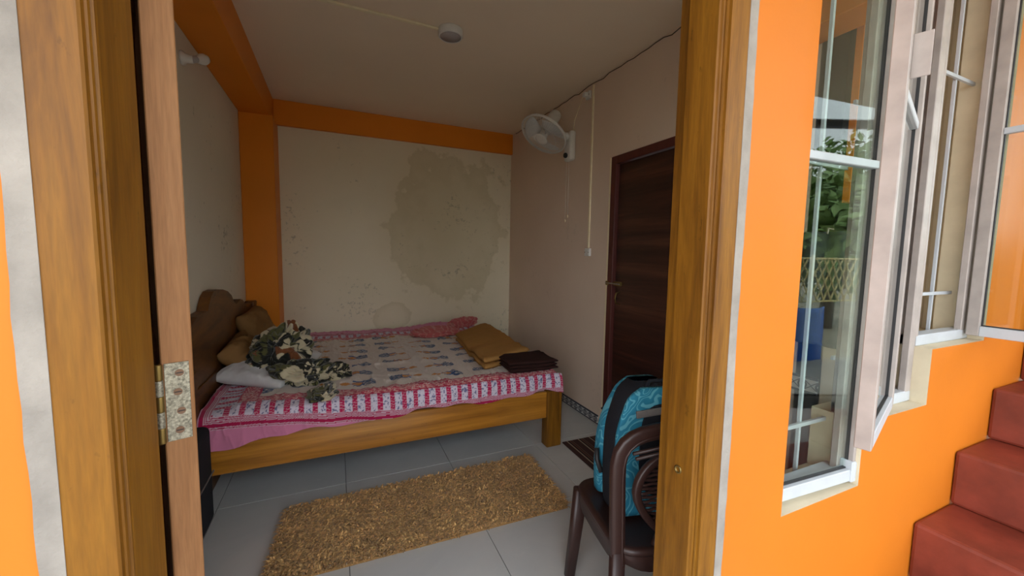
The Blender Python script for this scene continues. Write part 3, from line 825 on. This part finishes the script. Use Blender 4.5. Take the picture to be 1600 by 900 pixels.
# folded blankets at the foot
M['tan_fab'] = plain('tan_fleece', (0.42, 0.215, 0.065), .95, 0, .15, .45, 220)
M['choc_fab'] = plain('chocolate_fleece', (0.035, 0.014, 0.012), .95, 0, .15, .45, 220)
def folded(name, corners, z0, layers, th, mat, label, cat, tilt=(0, 0), seed=0, parent=None):
    """stack of folded layers over a quadrilateral plan; corners counter-clockwise, fold along side 0-3"""
    P = [np.array(c, float) for c in corners]
    Vs, Fs, o_ = [], [], 0
    n, m = 46, 20
    for L_ in range(layers):
        a = np.linspace(0, 1, n); 
        prof_t = np.linspace(0, 2 * PI, m, endpoint=False)
        ca = np.sign(np.cos(prof_t)) * np.abs(np.cos(prof_t)) ** .45; sa = np.sign(np.sin(prof_t)) * np.abs(np.sin(prof_t)) ** .45
        Aa, Bb = np.meshgrid(a, np.arange(m), indexing='ij')
        jit = .012 * np.sin(L_ * 2.1 + seed)
        wv = (ca[Bb] * (1 - .5 * jit) + 1) / 2
        endt = np.clip(np.minimum(Aa, 1 - Aa) / .03, 0, 1) ** .5
        x = (P[0][0] * (1 - Aa) + P[3][0] * Aa) * (1 - wv) + (P[1][0] * (1 - Aa) + P[2][0] * Aa) * wv
        y = (P[0][1] * (1 - Aa) + P[3][1] * Aa) * (1 - wv) + (P[1][1] * (1 - Aa) + P[2][1] * Aa) * wv
        zz = z0 + (L_ + .5) * th + sa[Bb] * th * .52 * endt + (fbm(P3(x, y), 5, seed, 3) - .5) * .045 + tilt[0] * (x - P[0][0]) + tilt[1] * (y - P[0][1])
        zz += ((1 - np.abs(2 * fbm(P3(x, y), 6, seed + 4, 2) - 1)) ** 5) * .012
        x = x + (fbm(P3(x, y, zz), 5, seed + L_ * 3, 2) - .5) * .03; y = y + (fbm(P3(y, x, zz), 5, seed + L_ * 5, 2) - .5) * .03
        Vl = np.stack([x, y, zz], -1).reshape(-1, 3)
        i, j = np.meshgrid(np.arange(n - 1), np.arange(m), indexing='ij'); j2 = (j + 1) % m
        F = np.stack([i * m + j, i * m + j2, (i + 1) * m + j2, (i + 1) * m + j], -1).reshape(-1, 4)
        # close the two ends
        e0 = np.array([[0 * m + k, 0 * m + (m - k) % m if False else (m // 2 * 0 + (m - k - 1)), (m - k - 2), k + 1] for k in range(m // 2 - 1)])
        e1 = e0 + (n - 1) * m
        F = np.concatenate([F, e0, e1[:, ::-1]])
        Vs.append(Vl); Fs.append(F + o_); o_ += len(Vl)
    ob = np_mesh(name, np.concatenate(Vs), np.concatenate(Fs), mat, parent, True)
    if parent is None: tag(ob, label, cat)
    return ob
folded('blanket', [(1.02, 2.30), (1.39, 2.30), (1.40, 2.60), (1.02, 2.60)], .530, 3, .022, M['choc_fab'], 'dark chocolate folded blanket at the near foot corner of the bed', 'blanket', seed=3)
folded('blanket', [(.89, 2.42), (1.33, 2.62), (1.40, 3.80), (.97, 3.42)], .532, 2, .042, M['tan_fab'], 'tan folded fleece blanket laid across the foot of the bed', 'blanket', (0, 0), seed=12)

# ------------------------------------------------------------------ rug, door mat, suitcase
rug = empty('rug', (.42, 1.95, 0)); tag(rug, 'shaggy golden brown rug on the tiled floor before the bed', 'rug')
c0 = [np.array(p) for p in ((-.290, 1.70), (1.085, 1.665), (1.118, 2.205), (-.250, 2.185))]
M['rugbase'] = plain('rug_backing', (0.28, 0.15, 0.05), .95)
rb = MB().prism([(p[0] - .42, p[1] - 1.95) for p in c0], .001, .012).build('backing', M['rugbase'], rug)
n = 30000
a, b_ = RNG.random(n), RNG.random(n)
px = (c0[0][0] * (1 - a) + c0[1][0] * a) * (1 - b_) + (c0[3][0] * (1 - a) + c0[2][0] * a) * b_ - .42
py = (c0[0][1] * (1 - a) + c0[1][1] * a) * (1 - b_) + (c0[3][1] * (1 - a) + c0[2][1] * a) * b_ - 1.95
fl = fbm(P3(px, py), 9, 5, 2) * 5 + RNG.random(n) * 5.0
ln = .018 + .016 * RNG.random(n)
hz = .008 + .020 * RNG.random(n)
dx, dy = np.cos(fl), np.sin(fl)
wx, wy = -dy * .0031, dx * .0031
z0 = np.full(n, .010)
def q3(k, w_): 
    zz = z0 + hz * (math.sin(k * 2.2))
    return np.stack([px + dx * ln * k + wx * w_, py + dy * ln * k + wy * w_, zz], -1)
Vr = np.stack([q3(0, -1), q3(0, 1), q3(.5, 1.1), q3(.5, -1.1), q3(1, .5), q3(1, -.5)], 1).reshape(-1, 3)
base = np.arange(n)[:, None] * 6
Fr = np.concatenate([base + np.array([0, 1, 2, 3]), base + np.array([3, 2, 4, 5])])
bright = (.55 + .8 * RNG.random(n) ** 1.3) * (.75 + .55 * fbm(P3(px, py), 14, 8, 3))
cr = np.repeat(np.array([[.68, .42, .165]]) * bright[:, None], 6, axis=0)
M['shag'] = printed('rug_yarn', rough=.95, bmp=0)
pl_ = np_mesh('pile', Vr, Fr, M['shag'], rug, False, cr); pl_['kind'] = 'stuff'

def mat_mat():
    m, N, L, b = new_mat('striped_door_mat')
    s_ = N.new('ShaderNodeSeparateXYZ'); t = N.new('ShaderNodeTexCoord'); L.new(t.outputs['Object'], s_.inputs[0])
    mu = N.new('ShaderNodeMath'); mu.operation = 'MULTIPLY'; mu.inputs[1].default_value = 1 / .092; L.new(s_.outputs['X'], mu.inputs[0])
    fr_ = N.new('ShaderNodeMath'); fr_.operation = 'FRACT'; L.new(mu.outputs[0], fr_.inputs[0])
    rp_ = ramp(N, [(0, (.05, .018, .014)), (.34, (.05, .018, .014)), (.36, (.40, .31, .22)), (.44, (.40, .31, .22)), (.46, (.02, .010, .010)), (.60, (.13, .05, .03)), (.72, (.02, .01, .01)), (.80, (.20, .12, .09)), (.84, (.05, .018, .014))])
    rp_.color_ramp.interpolation = 'CONSTANT'
    L.new(fr_.outputs[0], rp_.inputs[0]); L.new(rp_.outputs[0], b.inputs['Base Color']); setin(b, Roughness=.95)
    bump(N, L, b, noise(N, L, t.outputs['Object'], 300, 2), .6, .003)
    return m
dm = MB().box(0, .42, -.66, 0, 0.0005, .009, .003).build('door_mat', mat_mat())
dm.location = (1.432, 2.295, 0); dm.rotation_euler = (0, 0, math.radians(-1.0))
tag(dm, 'dark brown striped mat on the floor before the inner door', 'mat')

sc_ = empty('suitcase', (-.632, 2.03, 0)); tag(sc_, 'black upright suitcase standing by the head end of the bed', 'suitcase')
MB().box(-.070, .072, -.22, .20, .035, .50, .03, seg=3).build('shell', M['black_fab'], sc_, False)
for y in (-.16, .14):
    MB().lathe([(0, -.012), (.022, -.012), (.024, 0), (.022, .012), (0, .012)], 14, Matrix.Translation((.02, y, .024)) @ Matrix.Rotation(PI / 2, 4, 'Y')).build('wheel', M['black_pl'], sc_, True)
MB().tube([(0, -.08, .50), (0, -.08, .535), (0, .06, .535), (0, .06, .50)], .008, 8).build('handle', M['black_pl'], sc_, True)
MB().tube([(.074, -.215, .27), (.074, .195, .27)], .004, 6).build('zip', M['grey_fab'], sc_)

# ------------------------------------------------------------------ plastic chair with backpack
ch = empty('chair', (1.028, 1.035, 0), math.radians(-12)); tag(ch, 'dark brown moulded plastic chair with woven back behind the door frame', 'chair')
SZ = .415
sp_ = []
for k in range(40):
    an = 2 * PI * k / 40; c, s_ = math.cos(an), math.sin(an)
    sp_.append((math.copysign(abs(c) ** .35, c) * .215, math.copysign(abs(s_) ** .35, s_) * .205 + .01))
mb = MB()
rings = []
for (sc, z) in ((.90, SZ - .014), (1.0, SZ - .02), (1.02, SZ - .008), (.99, SZ + .004), (.90, SZ), (.5, SZ - .010)):
    rings.append([mb.bm.verts.new((x * sc, (y - .01) * sc + .01, z)) for x, y in sp_])
for A_, B_ in zip(rings, rings[1:]):
    for k in range(40): mb.bm.faces.new((A_[k], A_[(k + 1) % 40], B_[(k + 1) % 40], B_[k]))
mb.bm.faces.new(rings[-1]); mb.bm.faces.new(rings[0][::-1])
mb.build('seat', M['brown_pl'], ch, True)
ap = MB()
outer = [(x * 1.0, (y - .01) + .01) for x, y in sp_]
r0 = [ap.bm.verts.new((x, y, SZ - .018)) for x, y in outer]; r1 = [ap.bm.verts.new((x * .985, y * .985, SZ - .065 - .012 * math.cos(4 * (2 * PI * k / 40)))) for k, (x, y) in enumerate(outer)]
r2 = [ap.bm.verts.new((v.co.x * .965, v.co.y * .965, v.co.z)) for v in r1]; r3 = [ap.bm.verts.new((v.co.x * .965, v.co.y * .965, v.co.z)) for v in r0]
for A_, B_ in ((r0, r1), (r1, r2), (r2, r3)):
    for k in range(40): ap.bm.faces.new((A_[k], A_[(k + 1) % 40], B_[(k + 1) % 40], B_[k]))
ap.build('apron', M['brown_pl'], ch, True)
for sx in (-1, 1):
    lg = MB()
    lg.tube([(sx * .192, .185, SZ - .02), (sx * .205, .198, .2), (sx * .220, .212, 0)], [1.1, .95, .72], 12, flat=(.026, .020, (0, 1, 0)))
    lg.build('leg', M['brown_pl'], ch, True)
    lg = MB()
    lg.tube([(sx * .206, -.155, .40), (sx * .210, -.162, .2), (sx * .217, -.185, 0)], [1.0, .95, .8], 12, flat=(.024, .018, (0, 1, 0)))
    lg.build('leg', M['brown_pl'], ch, True)
def lean(z): return -.155 - .008 * max(0, (z - .40) / .40)
arch = []
for k in range(33):
    t = k / 32
    if t < .3: z = .36 + (t / .3) * .30; x = -.205 - .015 * t / .3
    elif t > .7: z = .36 + ((1 - t) / .3) * .30; x = .205 + .015 * (1 - t) / .3
    else:
        an = PI * (1 - (t - .3) / .4); x = math.copysign(abs(math.cos(an)) ** .62, math.cos(an)) * .220; z = .66 + abs(math.sin(an)) ** .62 * .128
    arch.append((x, lean(z), z))
MB().tube(arch, 1.0, 12, flat=(.024, .016, (0, 1, 0))).build('back_frame', M['brown_pl'], ch, True)
a2 = [(x * .90 if abs(x) > .05 else x * .9, y - .013, z - .008 if z > .62 else z) for x, y, z in arch]
MB().tube([(p[0] * 1.06, p[1] - .003, p[2]) for p in a2], .004, 6).build('back_bead', M['brown_pl'], ch, True)
sh_o = []
for k in range(40):
    an = 2 * PI * k / 40 + PI / 2; c, s_ = math.cos(an), math.sin(an)
    x = c * .150 * (1 - .35 * max(0, -s_) ** 1.4) ; z = .585 + s_ * (.125 if s_ > 0 else .165)
    sh_o.append((x, lean(z) + .003, z))
MB().tube(sh_o, 1.0, 10, closed=True, flat=(.013, .012, (0, 1, 0))).build('shield_rim', M['brown_pl'], ch, True)
for k in range(19):
    z = .435 + k * .0145
    s_ = (z - .585) / (.125 if z > .585 else .165); 
    if abs(s_) >= .97: continue
    w_ = .148 * math.sqrt(1 - s_ * s_) * (1 - .35 * max(0, -s_) ** 1.4)
    pts_ = [(w_ * (q / 12 * 2 - 1), lean(z) + .003 + .0025 * (-1) ** (q + k), z) for q in range(13)]
    MB().tube(pts_, .0052, 5).build('woven_strand', M['brown_pl'], ch, True)
for k, z in enumerate((.738, .72)):
    MB().tube([(-.17 + .01 * k, lean(z), z - .02), (0, lean(z) - .002, z + .002), (.17 - .01 * k, lean(z), z - .02)], .006, 6).build('back_slat', M['brown_pl'], ch, True)
MB().tube([(-.06, lean(.44), .44), (-.09, -.17, SZ - .01)], .012, 8).build('back_strut', M['brown_pl'], ch, True)
MB().tube([(.06, lean(.44), .44), (.09, -.17, SZ - .01)], .012, 8).build('back_strut', M['brown_pl'], ch, True)

# backpack standing on the seat
bp = empty('backpack', (1.035, 1.095, SZ + .004), math.radians(-12)); tag(bp, 'teal blue and black backpack with contour line print standing on the plastic chair', 'backpack')
def teal_mat():
    m, N, L, b = new_mat('teal_contour_print')
    f = noise(N, L, coord(N, L), 7, 2, .5, .6)
    mu = N.new('ShaderNodeMath'); mu.operation = 'MULTIPLY'; mu.inputs[1].default_value = 16; L.new(f, mu.inputs[0])
    fr_ = N.new('ShaderNodeMath'); fr_.operation = 'FRACT'; L.new(mu.outputs[0], fr_.inputs[0])
    rp_ = ramp(N, [(0, (.10, .36, .46)), (.22, (.10, .36, .46)), (.30, (.012, .17, .27)), (1, (.016, .21, .32))]); L.new(fr_.outputs[0], rp_.inputs[0])
    L.new(rp_.outputs[0], b.inputs['Base Color']); setin(b, Roughness=.8)
    bump(N, L, b, noise(N, L, coord(N, L), 300, 2), .2, .002)
    return m
M['teal'] = teal_mat()
HH, WB, DB = .455, .155, .115      # height, half width, half depth
def shell(y0, y1, inflate, nz=26, nx_=26, taper=0.0):
    """rounded pack slice between depth y0 and y1 (local), narrowing to a domed top"""
    mb = MB(); rings = []
    for k in range(nz + 1):
        t = k / nz; z = HH * t
        wt = WB * (1 - .30 * max(0, t - .62) ** 1.5 / .38 ** 1.5) * (.93 + .07 * math.sin(t * PI))
        if t > .9: wt *= math.sqrt(max(.02, 1 - ((t - .9) / .1) ** 2 * .55))
        sl = -.05 * max(0, t - .5)
        wt *= 1 - taper * t ** 1.5; sl -= taper * .16 * t ** 2
        bl = inflate * math.sin(min(1, t * 1.05) * PI) ** .6 if 0 < t < .97 else 0
        ring = []
        for q in range(nx_ * 2):
            an = 2 * PI * q / (nx_ * 2); c, s_ = math.cos(an), math.sin(an)
            c = math.copysign(abs(c) ** .42, c); s_ = math.copysign(abs(s_) ** .42, s_)
            yy = (y0 + y1) / 2 + s_ * (y1 - y0) / 2 + (bl if s_ > .3 else 0) * (1 - (c * .9) ** 2)
            ring.append(mb.bm.verts.new((c * wt, yy + (sl if y1 > .05 else 0), z)))
        rings.append(ring)
    for A_, B_ in zip(rings, rings[1:]):
        m_ = len(A_)
        for q in range(m_): mb.bm.faces.new((A_[q], A_[(q + 1) % m_], B_[(q + 1) % m_], B_[q]))
    mb.bm.faces.new(rings[0][::-1]); mb.bm.faces.new(rings[-1])
    return mb
shell(-.075, .045, 0, taper=.10).build('main_compartment', M['black_fab'], bp, True)
shell(.046, .115, .02, taper=.20).build('front_pocket', M['teal'], bp, True)
shell(-.098, -.074, 0).build('back_panel', M['teal'], bp, True)
fp_ = bp.children[1]
MB().tube([(-.11, .128, .30), (-.05, .134, .33), (.05, .134, .33), (.11, .128, .30)], .004, 6).build('zip', M['black_pl'], fp_, True)
mp = []
for k in range(40):
    an = 2 * PI * k / 40; c, s_ = math.cos(an), math.sin(an)
    mp.append((math.copysign(abs(c) ** .6, c) * .098 + .028, .235 + math.copysign(abs(s_) ** .6, s_) * .165))
MB().prism(mp, -.106, -.0985, 'y').build('mesh_pad', M['black_fab'], bp)
stp = MB().tube([(-.095, -.112, .372), (0, -.120, .385), (.14, -.112, .41)], 1, 8, flat=(.013, .0025, (0, 1, 0))).build('chest_strap', M['grey_fab'], bp)
for sx in (.55, 1):
    MB().tube([(sx * .055, -.10, .43), (sx * .085, -.135, .36), (sx * .10, -.13, .22), (sx * .105, -.105, .10), (sx * .12, -.095, .03)], [1, 1, 1, .6, .5], 8, flat=(.026, .007, (0, 1, 0))).build('shoulder_strap', M['teal'], bp, True)
MB().tube([(-.04, -.07, .445), (-.025, -.07, .475), (.025, -.07, .475), (.04, -.07, .445)], .007, 8).build('carry_loop', M['black_fab'], bp, True)
MB().tube([(-WB * .98, .02, .10), (-WB * 1.04, .04, .14), (-WB * 1.03, .05, .18)], .010, 6).build('side_buckle', M['black_pl'], bp, True)

# ------------------------------------------------------------------ wall fan
FD = Vector((-.5575, -.1401, -.8183)).normalized()
FC = Vector((1.60, 2.992, 2.319))
fan = empty('wall_fan', (XR, 2.95, 2.10)); tag(fan, 'white wall mounted fan tilted down over the bed', 'fan')
INV = Matrix.Translation((-XR, -2.95, -2.10))
def fpart(mb, name, mat, smooth=True, par=None):
    return mb.build(name, mat, par or fan, smooth, INV)
zax = FD; xax = Vector((0, 0, 1)).cross(zax).normalized(); yax = zax.cross(xax)
FM = Matrix(((xax.x, yax.x, zax.x, FC.x), (xax.y, yax.y, zax.y, FC.y), (xax.z, yax.z, zax.z, FC.z), (0, 0, 0, 1)))
RF = .200
def ringpts(r_, z, n=56): return [FM @ Vector((r_ * math.cos(2 * PI * k / n), r_ * math.sin(2 * PI * k / n), z)) for k in range(n)]
g = MB()
g.tube(ringpts(RF, 0), .006, 8, True); g.tube(ringpts(.055, .048), .003, 6, True)
g.tube(ringpts(.13, .035), .0018, 5, True)
for k in range(60):
    an = 2 * PI * k / 60; c, s_ = math.cos(an), math.sin(an)
    g.tube([FM @ Vector((r_ * c, r_ * s_, z)) for r_, z in ((.05, .048), (.13, .036), (.18, .022), (.2, .0))], .0015, 4)
fg = fpart(g, 'front_grille', M['white_pl'])
g = MB(); g.tube(ringpts(RF - .001, -.012), .005, 6, True)
for k in range(60):
    an = 2 * PI * k / 60; c, s_ = math.cos(an), math.sin(an)
    g.tube([FM @ Vector((r_ * c, r_ * s_, z)) for r_, z in ((.055, -.065), (.14, -.06), (.185, -.04), (.2, -.012))], .0012, 4)
fpart(g, 'rear_grille', M['white_pl'])
fpart(MB().lathe([(0, .054), (.035, .054), (.052, .051), (.055, .046), (0, .046)], 28, FM), 'grille_badge', M['white_pl'], True, fg)
M['blade'] = plain('translucent_white_blade', (.62, .62, .62), .3)
fpart(MB().lathe([(0, .03), (.028, .028), (.036, .01), (.036, -.03), (0, -.03)], 20, FM), 'hub', M['white_pl'])
for k in range(3):
    mb = MB(); nr, nt = 8, 8; gv = []
    for i in range(nr):
        r_ = .034 + (RF * .88 - .034) * i / (nr - 1)
        wd = .30 + .42 * math.sin(i / (nr - 1) * PI * .62)
        row = []
        for j in range(nt):
            a_ = 2 * PI * k / 3 + (j / (nt - 1) - .5) * 2 * wd + .25 * i / nr
            row.append(mb.bm.verts.new(FM @ Vector((r_ * math.cos(a_), r_ * math.sin(a_), -.012 + (j / (nt - 1) - .5) * .045))))
        gv.append(row)
    for i in range(nr - 1):
        for j in range(nt - 1): mb.bm.faces.new((gv[i][j], gv[i + 1][j], gv[i + 1][j + 1], gv[i][j + 1]))
    ob = fpart(mb, 'blade', M['blade']); md = ob.modifiers.new('thick', 'SOLIDIFY'); md.thickness = .002
fpart(MB().lathe([(0, -.260), (.030, -.258), (.046, -.246), (.052, -.225), (.052, -.085), (.058, -.075), (.058, -.064), (0, -.064)], 28, FM), 'motor_housing', M['white_pl'])
pm = FM @ Vector((0, 0, -.11))
fpart(MB().tube([pm, pm + Vector((.05, -.03, -.06)), Vector((1.79, 2.945, 2.325)), Vector((1.83, 2.94, 2.31))], [.026, .026, .028, .034], 12), 'neck', M['white_pl'])
fpart(MB().box(1.80, 1.859, 2.885, 2.995, 2.12, 2.365, .022, seg=4), 'wall_bracket', M['white_pl'])
fpart(MB().lathe([(0, 0), (.020, 0), (.022, .012), (.017, .022), (0, .022)], 20, Matrix.Translation((1.80, 2.945, 2.165)) @ Matrix.Rotation(-PI / 2, 4, 'Y')), 'speed_knob', M['black_pl'])
for (y, zb) in ((2.925, 1.665), (2.965, 1.63)):
    cd = fpart(MB().tube([(1.815, y, 2.13), (1.816, y, zb)], .0014, 5), 'pull_cord', M['white_pl'])
    fpart(MB().lathe([(0, 0), (.004, .003), (.005, .018), (.002, .026), (0, .026)], 10, Matrix.Translation((1.816, y, zb - .024))), 'cord_bob', M['cream_pl'], True, cd)
wire = MB().tube([(1.852, 2.93, 2.36), (1.845, 2.90, 2.45), (1.848, 2.83, 2.56), (1.84, 2.79, 2.59), (1.83, 2.755, 2.588)], .003, 6)
fpart(wire, 'mains_cord', M['cream_pl'])

# ------------------------------------------------------------------ fittings
def socket(y, z, label, w_=.062, plug=False):
    e = empty('switch_box' if not plug else 'socket_outlet', (XR, y, z))
    bx_ = MB().box(-.024, -.001, -w_ / 2, w_ / 2, -w_ / 2, w_ / 2, .004, seg=2).build('box', M['white_pl'], e)
    MB().box(-.029, -.0235, -w_ / 4, w_ / 4, -w_ / 3, w_ / 3, .002).build('rocker', M['white_pl'], bx_)
    for s_ in (-1, 1): MB().lathe([(0, 0), (.004, 0), (.004, .002), (0, .002)], 10, Matrix.Translation((-.0235, s_ * w_ * .38, 0)) @ Matrix.Rotation(-PI / 2, 4, 'Y')).build('screw', M['screw'], bx_)
    if plug:
        MB().box(-.060, -.029, -.018, .018, -.016, .016, .005).build('plug', M['white_pl'], e)
    tag(e, label, 'socket' if plug else 'switch')
socket(2.655, 1.350, 'small white switch box at the foot of the vertical conduit')
socket(2.715, 2.585, 'small white socket with a plug near the ceiling above the fan', .058, True)
cnd = MB().box(XR - .014, XR - .0005, 2.648, 2.664, 1.385, 2.645, .002).build('conduit', M['cream_pl']); tag(cnd, 'cream vertical cable conduit on the right wall', 'conduit')
cl = empty('ceiling_light', (.660, 2.452, ZC)); tag(cl, 'round white surface mounted ceiling light', 'lamp')
MB().lathe([(0, 0), (.072, 0), (.074, -.006), (.074, -.038), (.069, -.044), (.064, -.044), (.064, -.040), (0, -.040)], 36).build('rim', M['white_pl'], cl, True)
MB().lathe([(0, -.0405), (.063, -.0405), (.063, -.043), (0, -.045)], 36).build('diffuser', M['grey_pl'], cl, True)
cn2 = MB().box(-.487, .588, 2.452, 2.472, ZC - .013, ZC - .0005, .002).build('conduit', M['cream_pl']); tag(cn2, 'cream cable conduit across the ceiling to the round light', 'conduit')
wlamp = empty('wall_lamp', (XL, 2.62, 2.300)); tag(wlamp, 'small white bulb holder with bulb on the left wall under the orange beam', 'lamp')
MB().lathe([(0, 0), (.035, 0), (.035, .012), (.022, .022), (.020, .05), (0, .05)], 20, Matrix.Rotation(PI / 2, 4, 'Y')).build('holder', M['white_pl'], wlamp, True)
LM = Matrix.Translation((.045, 0, 0)) @ Matrix.Rotation(math.radians(-62), 4, 'X') @ Matrix.Rotation(math.radians(25), 4, 'Y')
MB().lathe([(0, 0), (.017, 0), (.017, .030), (.014, .034), (0, .034)], 16, LM).build('collar', M['grey_pl'], wlamp, True)
MB().lathe([(.014, .034), (.020, .045), (.027, .065), (.028, .085), (.022, .102), (.010, .110), (0, .111)], 18, LM).build('bulb', M['white_pl'], wlamp, True)

# things behind the window
tw = empty('towel', (XR - .03, .93, 1.44)); tag(tw, 'dark grey green towel hanging inside the window', 'towel')
nu, nv = 20, 30
Uu, Vv = np.meshgrid(np.linspace(-.075, .14, nu), np.linspace(-.47, 0, nv), indexing='ij')
tv = np.stack([.010 * np.sin(Uu * 60) + .006 * fbm(P3(Uu, Vv), 9), Uu * (1 + .2 * -Vv), Vv], -1).reshape(-1, 3)
M['towel'] = plain('grey_green_towelling', (.085, .105, .10), .95, 0, .1, .4, 300)
to = np_mesh('cloth', tv, grid_faces(nu, nv), M['towel'], tw); md = to.modifiers.new('thick', 'SOLIDIFY'); md.thickness = .008
MB().tube([(.028, .02, .01), (-.008, .02, .012), (-.012, .02, -.01)], .004, 6).build('hook', M['steel'], tw)
rk = empty('wire_rack', (2.035, .815, 1.031)); tag(rk, 'black rack with pale wire rungs standing inside the highest window', 'rack')
MB().box(-.085, .085, .012, .03, 0, .47, .004).build('back_board', M['black_pl'], rk)
for k in range(17): MB().tube([(-.085, .006, .035 + k * .026), (.085, .006, .035 + k * .026)], .0024, 5).build('rung', M['white_pl'], rk)
for x in (-.085, .085): MB().tube([(x, .006, .002), (x, .006, .47)], .004, 6).build('upright', M['white_pl'], rk)
